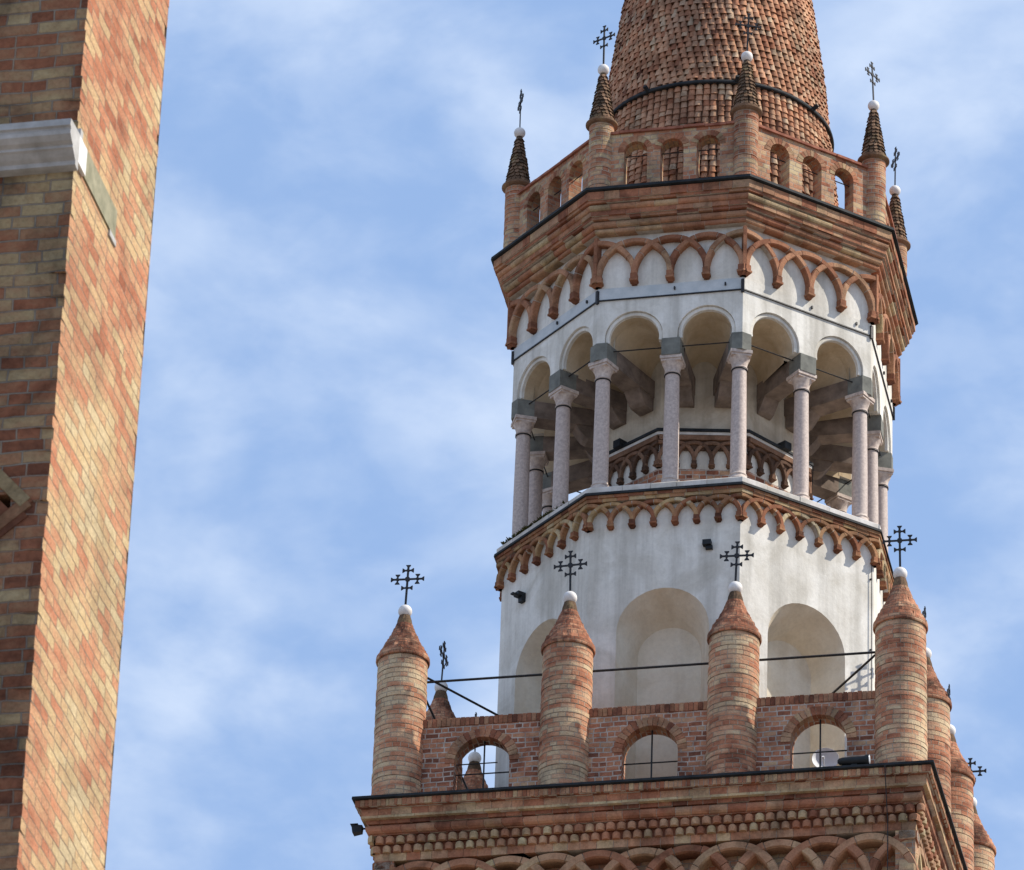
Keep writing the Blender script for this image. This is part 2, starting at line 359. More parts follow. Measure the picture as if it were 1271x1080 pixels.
def course(mb, vf, k, R0, prof, blk, gap=.011, jit=.003, tl=.1, th=.9, mort=1, tfun=None, doback=True):
    """one moulded course along side k; prof = [(offset, z)] from top-inner to bottom-inner"""
    Ln = (vf(k+1, R0)-vf(k, R0)).length; n = max(1, round(Ln/blk))
    def P(t, o, z):
        a = vf(k, R0+o); b = vf(k+1, R0+o); p = a.lerp(b, t); return (p.x, p.y, z)
    cuts = [0]+[(i+random.uniform(-.18, .18))/n for i in range(1, n)]+[1]
    g = gap/Ln/2
    for i in range(n):
        t0 = cuts[i]+(g if i else 0); t1 = cuts[i+1]-(g if i < n-1 else 0); j = random.uniform(-jit, jit); jz = random.uniform(-jit, jit)*.6
        tint = random.uniform(tl, th) if not tfun else tfun()
        A = [P(t0, o+j, z+jz) for o, z in prof]; B = [P(t1, o+j, z+jz) for o, z in prof]
        for q in range(len(prof)-1): mb.face([A[q], B[q], B[q+1], A[q+1]], None, tint, 0, len(prof) > 6)
        mb.face(A, None, tint); mb.face(list(reversed(B)), None, tint)
    if doback:
        A = [P(0, o-.012, z) for o, z in prof]; B = [P(1, o-.012, z) for o, z in prof]
        for q in range(len(prof)-1): mb.face([A[q], B[q], B[q+1], A[q+1]], None, .5, mort)
def rect(o0, o1, z0, z1): return [(o0, z1), (o1, z1), (o1, z0), (o0, z0)]
def roll(o0, o1, z0, z1, n=6):
    zc = (z0+z1)/2; h = (z1-z0)/2
    return [(o0, z1)]+[(o1-h+h*math.sin(math.pi*i/n), zc+h*math.cos(math.pi*i/n)) for i in range(n+1)]+[(o0, z0)]
def cove(o0, o1, z0, z1, n=6):
    # from projecting top o1 at z1 curving in to o0 at z0
    return [(o0-.1, z1), (o1, z1)]+[(o0+(o1-o0)*(1-math.sin(math.pi/2*i/n)), z1-.012-(z1-.012-z0)*(1-math.cos(math.pi/2*i/n))) for i in range(n+1)]+[(o0-.1, z0)]
def slab(mb, vf, n, prof, R0, tint=.5, mat=0, kk=None):
    """continuous moulded ring (metal, stone): prof loop of (offset, z)"""
    for k in (kk if kk is not None else range(n)):
        for q in range(len(prof)-1):
            (o, z), (o2, z2) = prof[q], prof[q+1]
            a, b, c, d = vf(k, R0+o), vf(k+1, R0+o), vf(k+1, R0+o2), vf(k, R0+o2)
            Ln = (b-a).length
            mb.face([(a.x, a.y, z), (b.x, b.y, z), (c.x, c.y, z2), (d.x, d.y, z2)], [(0, z), (Ln, z), (Ln, z2), (0, z2)], tint, mat)
def deck(mb, vf, n, R, z, mat=0):
    p = [vf(k, R) for k in range(n)]
    mb.face([(q.x, q.y, z) for q in p], [(q.x, q.y) for q in p], .5, mat)
def arc_band(mb, F, c, zs, a, h, w, d, t0, t1, o=0.0, pieces=5, seg=4, tl=.2, th=.8, mat=0, mort=None):
    base = random.uniform(tl, th)
    if mort is not None:
        arc_band(mb, F, c, zs, a, h, w*.86, d*.9, t0, t1, o, 1, seg*pieces, mat=mort)
    for p in range(pieces):
        jo, jn, jw = (random.uniform(-.006, .004), random.uniform(-.006, .006), random.uniform(.93, 1.05)) if pieces > 1 else (0, 0, 1)
        A0 = t0+(t1-t0)*p/pieces; A1 = t0+(t1-t0)*(p+1)/pieces
        tint = min(1, max(0, base+random.uniform(-.22, .22))); gap = .008
        rows = []
        for i in range(seg+1):
            an = A0+(A1-A0)*i/seg
            if i == 0 and p: an += gap/a
            if i == seg and p < pieces-1: an -= gap/a
            x = c-a*math.cos(an); z = zs+h*math.sin(an)
            nx, nz = -math.cos(an)/a, math.sin(an)/h; l = math.hypot(nx, nz); nx /= l; nz /= l
            row = []
            for (q, dd) in ((-.5, 0), (-.5, d*.86), (-.36, d), (.36, d), (.5, d*.86), (.5, 0)):
                row.append(F(x+nx*(q*w*jw+jn), o+dd+(jo if dd else 0), z+nz*(q*w*jw+jn)))
            rows.append(row)
        mb.grid(rows, [[(0, 0)]*6]*(seg+1), tint, mat, False)
        mb.face(rows[0], None, tint, mat); mb.face(list(reversed(rows[-1])), None, tint, mat)
def pendant(mb, F, s, z0, w, h, d, tl=.05, th=.45):
    t = random.uniform(tl, th); o = random.uniform(.002, .006)
    mb.box(F, s-w/2, s+w/2, -.02, d+o, z0+h*.42, z0+h, t)
    mb.box(F, s-w*.62, s+w*.62, -.02, d+o+.012, z0+h*.22, z0+h*.42, min(1, t+.12))
    # tapering foot
    a = [F(s-w*.5, -.02, z0+h*.22), F(s+w*.5, -.02, z0+h*.22), F(s+w*.5, d*.95, z0+h*.22), F(s-w*.5, d*.95, z0+h*.22)]
    b = [F(s-w*.38, -.02, z0), F(s+w*.38, -.02, z0), F(s+w*.38, d*.5, z0), F(s-w*.38, d*.5, z0)]
    for j in range(4): mb.face([a[j], a[(j+1) % 4], b[(j+1) % 4], b[j]], None, t*.7)
    mb.face(b, None, t*.6)
def interlaced(mb, F, n, zp, zs, h, w, d, ph=.16, pw=None, amul=1.0, s0=0.0, s1=None, ext=.03, seg=4, pieces=5, tl=.2, th=.8):
    s1 = F.L if s1 is None else s1
    sp = (s1-s0)/n; a = sp*amul; pw = pw or w*1.15
    for i in range(0, n+1):
        if i not in (0, n) or True:
            pendant(mb, F, s0+sp*i, zp, pw*(1.25 if i in (0, n) else 1), ph, d)
    for i in range(0, n+1):
        t0, t1 = 0, math.pi
        e = ext/a
        if i == 0: t0 = math.pi/2-e
        if i == n: t1 = math.pi/2+e
        arc_band(mb, F, s0+sp*i, zs, a, h, w, d, t0, t1, .004*(i % 3), pieces if i not in (0, n) else 3, seg, tl, th, 0, 1)

TW = bpy.data.objects.new('bell_tower', None); COL.objects.link(TW); TW.empty_display_size = 2
TW['label'] = 'octagonal white and brick bell tower with conical tiled spire, standing free against the sky'
TW['category'] = 'bell tower'

# ------------------------------------------------------------ ground
g = MB(); g.face([(-1500, -1500, 0), (1500, -1500, 0), (1500, 1500, 0), (-1500, 1500, 0)])
go = g.build('ground', M['ground']); go['kind'] = 'structure'
go['label'] = 'stone paved piazza at the foot of the tower'

# ------------------------------------------------------------ square storey
SQ = 4.80          # wall plane half width
def build_square():
    mb = MB()
    for k in range(4):
        F = frame(Vsq, k, 4.62)
        mb.face([F(0, 0, 0), F(F.L, 0, 0), F(F.L, 0, 49.5), F(0, 0, 49.5)], [(k*20, 0), (k*20+F.L, 0), (k*20+F.L, 49.5), (k*20, 49.5)])
    mb.build('shaft_wall', M['brick'], TW)
    mb = MB(); deck(mb, Vsq, 4, 5.2, 49.535); mb.build('terrace_floor', M['deck'], TW)
    for k in range(4):
        c = Vsq(k, 1); mb = MB(); I = lambda a, o, z: (a, o, z)
        xs = sorted((c.x*4.55, c.x*4.905)); ys = sorted((c.y*4.55, c.y*4.905))
        mb.box(I, xs[0], xs[1], ys[0], ys[1], 40, 48.358, .45); mb.build('corner_strip', M['brick'], TW)
    for k in range(4):
        F = frame(Vsq, k, SQ)
        mb = MB()
        Fw = frame(Vsq, k, 4.62)
        interlaced(mb, Fw, 12, 46.9, 47.36, .90, .17, .31, ph=.30, seg=6, pieces=5, tl=.3, th=.95, s0=-.29, s1=Fw.L+.29)
        mb.build('arched_frieze', [M['terracotta'], M['mortar']], TW)
        mb = MB()
        course(mb, Vsq, k, SQ, rect(-.22, .115, 48.36, 48.512), .27, tl=.35, th=.85)
        course(mb, Vsq, k, SQ, rect(-.05, .20, 48.846, 48.862), .27, tl=.1, th=.4)
        course(mb, Vsq, k, SQ, roll(-.05, .27, 48.865, 49.047), .30, tl=.2, th=.65)
        course(mb, Vsq, k, SQ, rect(-.05, .26, 49.05, 49.127), .27, tl=.0, th=.3)
        course(mb, Vsq, k, SQ, rect(-.05, .345, 49.13, 49.177), .30, tl=.75, th=1.0)
        course(mb, Vsq, k, SQ, rect(-.05, .342, 49.18, 49.312), .28, tl=.3, th=.8)
        course(mb, Vsq, k, SQ, rect(-.05, .385, 49.315, 49.328), .28, tl=.05, th=.3)
        course(mb, Vsq, k, SQ, rect(-.05, .435, 49.331, 49.455), .072, gap=.010, jit=.005, tl=.2, th=.85)
        mb.build('cornice', [M['blocks'], M['mortar']], TW)
        # billet courses: two rows of rounded tile ends
        mb = MB()
        for row, (zb, od) in enumerate(((48.515, .175), (48.682, .215))):
            mb.box(F, -.05, F.L+.05, -.05, od-.075, zb, zb+.164, .1)
            n = 52; sp = (F.L+2*od)/n
            for i in range(n):
                s = -od+sp*(i+.5+(.5 if row else 0)); 
                if s > F.L+od: continue
                w = sp*.44*random.uniform(.92, 1.04); t = min(1, max(.15, random.gauss(.62, .2))); hz = .158*random.uniform(.93, 1.03)
                jo = random.uniform(-.012, .008)
                rows = []
                for zi, (fz, sh) in enumerate(((0, .95), (.55, 1.0), (.80, .92), (.94, .68), (1.0, .3))):
                    rows.append([F(s-w*sh*math.cos(math.pi*q/6), od-.075+jo+.10*sh*math.sin(math.pi*q/6), zb+hz*fz) for q in range(7)])
                mb.grid(rows, [[(0, 0)]*7]*5, t, 0, True)
                mb.face(rows[0], None, t); mb.face(rows[-1], None, t)
        mb.build('billet_course', M['blocks'], TW)
    mb = MB()
    slab(mb, Vsq, 4, [(-.4, 49.53), (.49, 49.518), (.495, 49.47), (.42, 49.462), (-.4, 49.462)], SQ)
    mb.build('lead_flashing', M['lead'], TW)
    # parapet
    for k in range(4):
        F = frame(Vsq, k, 4.70)
        mb = MB(); L3 = F.L/2
        ops = [(L3+c, .515, 50.36, 49.54) for c in (-3.05, .05, 3.13)]
        wall_arches(mb, F, .36 if k % 2 else 0, F.L-(.36 if k % 2 else 0), 49.54, 51.125, ops, 0, .36, 0, 0, bottom=False, uo=k*13.3)
        w = mb.build('parapet_wall', M['brick_red'], TW)
        mb = MB()
        for i in range(round(F.L/.088)):
            s = i*.088; mb.box(F, s, s+.079, -.365+random.uniform(-.006, .006), .012+random.uniform(-.006, .006), 51.128, 51.29+random.uniform(-.008, .008), random.uniform(.05, .6))
        mb.box(F, 0, F.L, -.33, -.02, 51.128, 51.27, .5, 1)
        mb.build('brick_coping', [M['blocks'], M['mortar']], w)
        for (c, r, zs, zb) in ops:
            mb = MB(); voussoirs(mb, F, c, zs, r-.004, r+.17, 19, -.15, .012, .1, .8)
            mb.build('brick_arch', M['blocks'], w)
            mb = MB()
            mb.tube(F(c, -.2, 49.5), F(c, -.2, zs+r), .016); mb.tube(F(c-r-.02, -.2, 50.22), F(c+r+.02, -.2, 50.22), .014)
            if c < L3-1: mb.tube(F(c-r-.02, -.2, 50.43), F(c+.25, -.2, 50.43), .012)
            mb.build('iron_grille', M['iron'], w)
build_square()

def cross_mesh(name, arm, h0, hc, ht, t=.0215):
    """Iron cross with four crosslet ends; foot at z=0, centre at hc, top at ht, in the local XZ plane"""
    mb = MB()
    I = lambda s, o, z: (s, o, z)
    mb.box(I, -t*.9, t*.9, -t*.5, t*.5, h0, ht, .5)
    mb.box(I, -arm, arm, -t*.45, t*.45, hc-t*.8, hc+t*.8, .5)
    c = arm*.32
    # hub, crosslets with flared ends
    def hub(x, z, r):
        p = [(x+r*math.cos(a*math.pi/4), z+r*math.sin(a*math.pi/4)) for a in range(8)]
        for s in (-1, 1): mb.face([(q[0], s*t*.75, q[1]) for q in p])
        for i in range(8):
            a, b = p[i], p[(i+1) % 8]; mb.face([(a[0], -t*.75, a[1]), (b[0], -t*.75, b[1]), (b[0], t*.75, b[1]), (a[0], t*.75, a[1])])
    hub(0, hc, t*2.4)
    def flare(x, z, dx, dz):
        # little splayed foot at the end of a bar
        w = t*2.1; e = t*1.3
        px, pz = -dz, dx
        pts = [(x-dx*e*1.6+px*t*.6, z-dz*e*1.6+pz*t*.6), (x+px*w, z+pz*w), (x+dx*e*.4+px*w, z+dz*e*.4+pz*w), (x+dx*e*.4-px*w, z+dz*e*.4-pz*w), (x-px*w, z-pz*w), (x-dx*e*1.6-px*t*.6, z-dz*e*1.6-pz*t*.6)]
        for s in (-1, 1): mb.face([(q[0], s*t*.4, q[1]) for q in pts])
        for i in range(6):
            a, b = pts[i], pts[(i+1) % 6]; mb.face([(a[0], -t*.4, a[1]), (b[0], -t*.4, b[1]), (b[0], t*.4, b[1]), (a[0], t*.4, a[1])])
    rd = arm*.62
    top = ht-hc
    for (dx, dz, end) in ((1, 0, arm), (-1, 0, arm), (0, 1, top), (0, -1, None)):
        x, z = dx*rd, hc+dz*rd
        if dz: z = hc+dz*(top*.64)
        hub(x, z, t*1.5)
        if dx:
            mb.box(I, x-t*.7, x+t*.7, -t*.42, t*.42, z-c*.95, z+c*.95, .5); flare(x, z+c*.95, 0, 1); flare(x, z-c*.95, 0, -1)
        else:
            mb.box(I, x-c, x+c, -t*.42, t*.42, z-t*.7, z+t*.7, .5); flare(x+c, z, 1, 0); flare(x-c, z, -1, 0)
        if end: flare(dx*end, hc+(dz*end if dz else 0), dx, dz)
    return mb

def build_lower_pinnacles():
    PZ = 49.54
    mb = MB(); prof = []
    z = 0.0
    while z < 2.98:
        j = random.uniform(-.009, .006); rr = .478-.006*z
        prof += [(rr+j, z), (rr+j, min(z+.086, 2.98)), (rr+j-.006, min(z+.089, 2.98)), (rr+j-.006, min(z+.094, 2.98))]; z += .096
    mb.lathe(prof, 44, smooth=False, uref=.46)
    # lathe v follows the profile; make v follow the height instead
    shaft = mb
    for i, f in enumerate(mb.f[:-2]):
        for q in range(4):
            mb.uv[i*4+q] = (mb.uv[i*4+q][0], mb.v[f[q]][2]+PZ)
    sh0 = shaft.build('pinnacle', M['brick_pale'], TW, (0, 0, PZ))
    mb = MB()
    pts = [(.0, .488), (.025, .503), (.10, .50), (.104, .478), (.19, .447), (.195, .432), (.28, .402), (.285, .386), (.37, .358), (.375, .342), (.46, .312), (.465, .298), (.55, .268), (.555, .254), (.64, .228), (.645, .216), (.73, .190), (.735, .18), (.83, .156), (.835, .148), (.93, .128), (1.02, .108)]
    pr = [(.46, .0)]+[(r+random.uniform(-.006, .006), z) for z, r in pts]
    mb.lathe(pr, 40, smooth=False, uref=.4)
    mb.v = [(x*(1+q), y*(1+q), z+random.uniform(-.004, .004)) if z > .12 else (x, y, z) for x, y, z in mb.v for q in (random.uniform(-.035, .035),)]
    for fi, f in enumerate(mb.f):
        if min(mb.v[q][2] for q in f) > .80: mb.m[fi] = 1
    cap0 = mb.build('pinnacle_cap', [M['brick_cap'], M['scales']], sh0, (0, 0, 2.98))
    mb = MB(); mb.lathe([(.13*math.sin(math.pi*i/14), .13-.13*math.cos(math.pi*i/14)) for i in range(15)], 24, smooth=True, cap=False)
    ball0 = mb.build('ball', M['marble'], sh0, (0, 0, 3.97))
    cr0 = cross_mesh('cross', .305, 0, .585, .875).build('cross', M['iron'], sh0, (0, 0, 4.20))
    p = 3.078; first = True
    for i in range(4):
        for j in range(4):
            if 0 < i < 3 and 0 < j < 3: continue
            x, y = (i-1.5)*p, (j-1.5)*p
            rz = math.pi/2 if (i in (0, 3) and 0 < j < 3) else 0
            if first: s, c, b, x0 = sh0, cap0, ball0, cr0; first = False
            else:
                s = link_copy(sh0, TW); c = link_copy(cap0, s); b = link_copy(ball0, s); x0 = link_copy(cr0, s)
            s.location = (x, y, PZ); a = random.uniform(0, 6.28)
            s.rotation_euler = (random.uniform(-.006, .006), random.uniform(-.006, .006), 0)
            c.rotation_euler = (0, 0, a); c.scale = (1, 1, random.uniform(.96, 1.03)); b.location.z = 2.98+1.0*c.scale.z; x0.location.z = b.location.z+.23
            x0.rotation_euler = (random.uniform(-.03, .03), random.uniform(-.03, .03), rz+random.uniform(-.06, .06))
build_lower_pinnacles()

def build_rods():
    z = 52.24; p = 4.38
    for k in range(4):
        a = Vsq(k, p); b = Vsq(k+1, p); mb = MB()
        mb.tube((a.x, a.y, z), (b.x, b.y, z), .024); mb.build('tie_rod', M['iron'], TW)
    # braces from the corner pinnacles down to the drum
    for k in range(4):
        a = Vsq(k, 4.45); e = a*(2.45/4.45)
        mb = MB(); mb.tube((a.x, a.y, 52.46), (e.x, e.y, 51.94), .022); mb.build('brace_rod', M['iron'], TW)
build_rods()

# ------------------------------------------------------------ white drum
def build_drum():
    for k in range(8):
        F = frame(V, k, 3.90)
        mb = MB(); c = F.L/2
        op = [(c, .872, 53.43, 49.6)]
        wall_arches(mb, F, 0, F.L, 49.53, 56.30, op, 0, .001, 0, 0, bottom=False, back=False)
        # splayed niche
        d = .72
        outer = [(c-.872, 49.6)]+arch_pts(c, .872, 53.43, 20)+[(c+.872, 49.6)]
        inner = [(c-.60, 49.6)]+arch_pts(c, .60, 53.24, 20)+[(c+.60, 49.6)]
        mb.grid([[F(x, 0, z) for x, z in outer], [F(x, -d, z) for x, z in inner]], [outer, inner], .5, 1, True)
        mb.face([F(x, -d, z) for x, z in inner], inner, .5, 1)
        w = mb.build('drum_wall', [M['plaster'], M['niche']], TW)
        mb = MB()
        interlaced(mb, F, 7, 55.60, 55.74, .375, .085, .115, ph=.15, pw=.105, seg=4, pieces=4, ext=.05, tl=.3, th=1.0)
        mb.build('arched_frieze', [M['frieze_low'], M['mortar']], TW)
        mb = MB()
        course(mb, V, k, 3.90, rect(-.05, .125, 56.165, 56.235), .26, tl=.3, th=.95)
        course(mb, V, k, 3.90, rect(-.05, .15, 56.238, 56.30), .26, tl=.1, th=.6)
        mb.build('balcony_course', [M['frieze_low'], M['mortar']], TW)
    mb = MB(); slab(mb, V, 8, [(-.3, 56.36), (.175, 56.352), (.185, 56.30), (.15, 56.296), (-.3, 56.296)], 3.90); mb.build('lead_flashing', M['lead'], TW)
    mb = MB()
    for k in range(8):
        course(mb, V, k, 3.90, [(-.3, 56.50), (.10, 56.495), (.13, 56.47), (.13, 56.362), (-.3, 56.362)], .62, gap=.008, jit=.008, doback=False)
    deck(mb, V, 8, 3.7, 56.455)
    mb.build('balcony_ledge', M['ledge'], TW)
    # drains in the drum wall
    F = frame(V, 1, 3.90); mb = MB()
    mb.box(F, 2.17, 2.33, -.002, .12, 55.10, 55.20, .5); mb.box(F, 2.22, 2.35, -.002, .07, 55.03, 55.10, .5)
    mb.build('drain_spout', M['black'], TW)
    F = frame(V, 0, 3.90); mb = MB()
    mb.box(F, .66, .82, -.002, .17, 55.11, 55.19, .5); mb.box(F, .70, .78, .17, .27, 55.11, 55.14, .5); mb.box(F, .70, .82, -.002, .09, 55.0, 55.11, .5)
    mb.build('drain_spout', M['black'], TW)
    # lightning conductor down the right corner
    a = V(3, 3.93)
    mb = MB(); mb.tube((a.x-.05, a.y-.06, 49.6), (a.x-.05, a.y-.06, 55.6), .008)
    for z in (50.8, 52.3, 53.8, 55.3): mb.tube((a.x-.05, a.y-.06, z), (a.x-.15, a.y, z), .02)
    mb.build('conductor_cable', M['iron'], TW)
    mb = MB(); mb.tube((4.42, -4.955, 40), (4.42, -4.955, 48.5), .009); mb.tube((4.42, -4.955, 48.5), (4.42, -5.305, 49.46), .009); mb.build('conductor_cable', M['iron'], TW)
build_drum()

# ------------------------------------------------------------ arcade
RA = 3.83
def build_arcade():
    # core
    mb = MB()
    for k in range(8):
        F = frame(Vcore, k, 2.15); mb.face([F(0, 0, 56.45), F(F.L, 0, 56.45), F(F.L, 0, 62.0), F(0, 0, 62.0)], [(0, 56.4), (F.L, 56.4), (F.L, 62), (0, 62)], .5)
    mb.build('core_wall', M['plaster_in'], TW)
    for k in range(8):
        F = frame(Vcore, k, 2.19)
        mb = MB(); mb.box(F, 0, F.L, -.2, .0, 56.46, 57.72, .5); mb.build('core_base', M['brick_red'], TW)
        mb = MB(); mb.box(F, 0, F.L, -.2, -.015, 57.72, 58.40, .5); mb.build('core_band', M['plaster'], TW)
        mb = MB(); interlaced(mb, F, 5, 57.74, 57.88, .40, .075, .075, ph=.14, pw=.10, seg=4, pieces=3, ext=.02, tl=.15, th=.7)
        mb.box(F, 0, F.L, -.1, .085, 58.33, 58.43, .6); mb.box(F, .01, F.L-.01, -.1, .035, 58.13, 58.329, .12)
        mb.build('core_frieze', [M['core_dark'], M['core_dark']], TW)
    mb = MB(); slab(mb, Vcore, 8, [(-.15, 58.50), (.085, 58.50), (.085, 58.44), (-.15, 58.44)], 2.19); mb.build('core_ledge', M['ledge'], TW)
    mb = MB(); slab(mb, Vcore, 8, [(-.15, 58.57), (.11, 58.565), (.12, 58.503), (-.15, 58.503)], 2.19)
    for k in (0, 2):
        F = frame(Vcore, k, 2.19); s = F.L*(.42 if k == 0 else .55); mb.box(F, s-.09, s+.09, .0, .2, 58.50, 58.66, .5)
    mb.build('lead_flashing', M['lead'], TW)
    # columns (built once, then copied)
    mb = MB(); I = lambda s, o, z: (s, o, z)
    mb.lathe([(.150, .30), (.152, .6), (.150, 1.2), (.143, 1.9), (.136, 2.55)], 28, cap=False)
    col0 = mb.build('column', M['column'], TW)
    mb = MB(); mb.box(I, -.2, .2, -.2, .2, 0, .10); 
    pr = [(.19, .10)]+[(.178+.024*math.sin(math.pi*i/6), .10+.09*i/6) for i in range(7)]+[(.168, .20), (.166, .225)]+[(.16+.016*math.sin(math.pi*i/5), .228+.045*i/5) for i in range(6)]+[(.152, .285), (.151, .32)]
    mb.lathe(pr, 28); base0 = mb.build('column_base', M['capital'], col0)
    mb = MB()
    pr = [(.138, 2.54)]+[(.142+.018*math.sin(math.pi*i/5), 2.56+.035*i/5) for i in range(6)]+[(.142, 2.61), (.15, 2.67), (.168, 2.73), (.19, 2.775), (.2, 2.80)]
    mb.lathe(pr, 28); 
    mb.box(I, -.19, .19, -.19, .19, 2.80, 2.845); mb.box(I, -.21, .21, -.21, .21, 2.846, 2.915)
    cap0 = mb.build('capital', M['capital'], col0)
    mb = MB(); mb.lathe([(.15, 2.535), (.157, 2.538), (.157, 2.556), (.15, 2.56)], 24); ring0 = mb.build('iron_collar', M['iron'], col0)
    ZB = 56.47; first = True
    bea = {}
    for k in range(8):
        F = frame(V, k, RA)
        for m_ in (0, 1):
            if m_ == 0:
                rad = (V(k, 1)-Vector((DX, DY))).normalized(); p = V(k, RA-.24)
            else:
                rad = F.n; p = Vector(F(F.L*.51, -.215, 0)[:2])
            ang = math.atan2(rad.x, -rad.y)
            if first: c = col0; kids = (base0, cap0, ring0); first = False
            else: c = link_copy(col0, TW); kids = [link_copy(o, c) for o in (base0, cap0, ring0)]
            c.location = (p.x, p.y, ZB); c.rotation_euler = (0, 0, ang)
            # radial stone beam
            def G(s, o, z, p=p, rad=rad):
                t = Vector((-rad.y, rad.x)); q = p+rad*o+t*s; return (q.x, q.y, z)
            front = .245 if m_ else .262
            mb = MB(); din = 1.62
            if m_:
                mb.box(G, -.18, .18, -din, front-.02, 59.378, 59.745, .5)
            else:
                # corner block follows both faces
                A = F(.0, .012, 0); t1 = Vector((-rad.y, rad.x))
                Fp = frame(V, k-1, RA)
                w = .20
                P0 = Fp(Fp.L-w, .012, 0); P1v = V(k, RA+.013); P2 = F(w, .012, 0)
                i0 = G(-.195, -din, 0); i1 = G(.195, -din, 0)
                loop = [(i0[0], i0[1]), (P0[0], P0[1]), (P1v.x, P1v.y), (P2[0], P2[1]), (i1[0], i1[1])]
                for q in range(5):
                    a, b = loop[q], loop[(q+1) % 5]; mb.face([(a[0], a[1], 59.378), (b[0], b[1], 59.378), (b[0], b[1], 59.745), (a[0], a[1], 59.745)])
                mb.face([(a[0], a[1], 59.378) for a in loop]); mb.face([(a[0], a[1], 59.745) for a in loop])
            bm = mb.build('impost_beam', M['impost'], TW)
            mb = MB(); tw_ = .183 if m_ else .198; mb.box(G, -tw_, tw_, -din+.02, -.16, 59.374, 59.742, .5); mb.build('beam_tail', M['corbel'], bm)
            mb = MB(); w = .172
            pr = [(-din+.05, 59.372), (-1.0, 59.372), (-1.06, 59.28), (-1.18, 59.14), (-1.26, 59.10), (-din+.05, 59.10)]
            for sgn in (-w, w): mb.face([G(sgn, o, z) for o, z in pr])
            for q in range(6):
                (o, z), (o2, z2) = pr[q], pr[(q+1) % 6]; mb.face([G(-w, o, z), G(w, o, z), G(w, o2, z2), G(-w, o2, z2)])
            mb.build('beam_corbel', M['corbel'], bm)
    for k in range(8):
        F = frame(V, k, RA); L4 = F.L/4
        ar = [L4*1.01, L4*3.01]
        mb = MB()
        wall_arches(mb, F, 0, F.L, 59.748, 62.2, [(c, .562, 59.85, 59.748) for c in ar], 0, .11)
        for c in ar:   # roll moulding in the rebate
            arc_band(mb, F, c, 59.85, .520, .520, .075, .065, -.18, math.pi+.18, -.11, 1, 24)
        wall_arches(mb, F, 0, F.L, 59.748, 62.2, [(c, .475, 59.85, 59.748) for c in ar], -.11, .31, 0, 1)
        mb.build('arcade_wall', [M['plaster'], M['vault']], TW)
        # vault of each bay
        Fi = frame(V, k, 2.02); l4 = Fi.L/4
        for c, ci in zip(ar, (l4, l4*3)):
            mb = MB(); n = 20; rows = []; uv = []
            for q in range(9):
                t = q/8; row = []; ur = []
                for i in range(n+1):
                    th = math.pi*i/n
                    po = Vector(F(c-.478*math.cos(th), -.40, 59.85+.478*math.sin(th))); pi_ = Vector(Fi(ci-.29*math.cos(th), 0, 59.72+.40*math.sin(th)))
                    row.append(po.lerp(pi_, t)); ur.append((i*.1, t*1.6))
                rows.append(row); uv.append(ur)
            mb.grid(rows, uv, .5, 0, True)
            # springing shelf down to the beams
            for e in (0, n):
                a, b = rows[0][e], rows[-1][e]
                mb.face([a, b, (b[0], b[1], 59.68), (a[0], a[1], 59.68)])
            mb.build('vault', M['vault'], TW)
            mb = MB(); mb.tube(F(c-.56, -.2, 59.66), F(c+.56, -.2, 59.66), .013); mb.build('arch_tie_rod', M['iron'], TW)
        # flat band with iron strap below it
        mb = MB(); mb.box(F, 0, F.L, -.01, .014, 60.70, 60.95); mb.build('string_band', M['band'] if k in (0, 1, 7) else M['plaster'], TW)
        mb = MB(); mb.box(F, -.01, F.L+.01, -.01, .03, 60.675, 60.697)
        for s in (.53, .88): mb.box(F, F.L*s-.015, F.L*s+.015, 0, .05, 60.80, 60.86)
        mb.box(F, F.L-.03, F.L+.03, 0, .05, 60.62, 60.9)
        mb.build('iron_strap', M['iron'], TW)
        mb = MB()
        mb.box(frame(lambda q, r: V(k, RA)+Vector((-(V(k, 1)-Vector((DX, DY))).y, (V(k, 1)-Vector((DX, DY))).x))*(q-k), k, 1), -.035, .035, -.05, .155, 61.15, 62.03, .35)
        interlaced(mb, F, 4, 60.97, 61.18, .745, .115, .14, ph=.21, pw=.13, seg=5, pieces=5, ext=.06, tl=.3, th=.75)
        mb.build('arched_frieze', [M['terracotta'], M['mortar']], TW)
        # cornice
        mb = MB()
        course(mb, V, k, RA, roll(-.05, .20, 62.11, 62.215), .42, gap=.008, tl=.3, th=.85)
        course(mb, V, k, RA, roll(-.05, .265, 62.218, 62.355), .42, gap=.008, tl=.25, th=.9)
        course(mb, V, k, RA, rect(-.05, .31, 62.358, 62.42), .3, gap=.008, tl=.1, th=.6)
        course(mb, V, k, RA, rect(-.05, .35, 62.423, 62.52), .3, gap=.008, tl=.2, th=.7)
        course(mb, V, k, RA, roll(-.05, .41, 62.523, 62.66), .42, gap=.008, tl=.3, th=.95)
        course(mb, V, k, RA, rect(-.05, .44, 62.663, 62.72), .3, gap=.008, tl=.15, th=.6)
        course(mb, V, k, RA, rect(-.05, .475, 62.723, 62.89), .28, gap=.008, jit=.006, tl=.2, th=.75)
        mb.build('cornice', [M['blocks'], M['mortar']], TW)
    mb = MB(); slab(mb, V, 8, [(-.5, 62.985), (.53, 62.975), (.54, 62.915), (.50, 62.905), (-.4, 62.90)], RA); mb.build('lead_flashing', M['lead'], TW)
    mb = MB(); deck(mb, V, 8, 4.2, 62.99); deck(mb, V, 8, 3.7, 62.15); mb.build('gallery_floor', M['deck'], TW)
build_arcade()

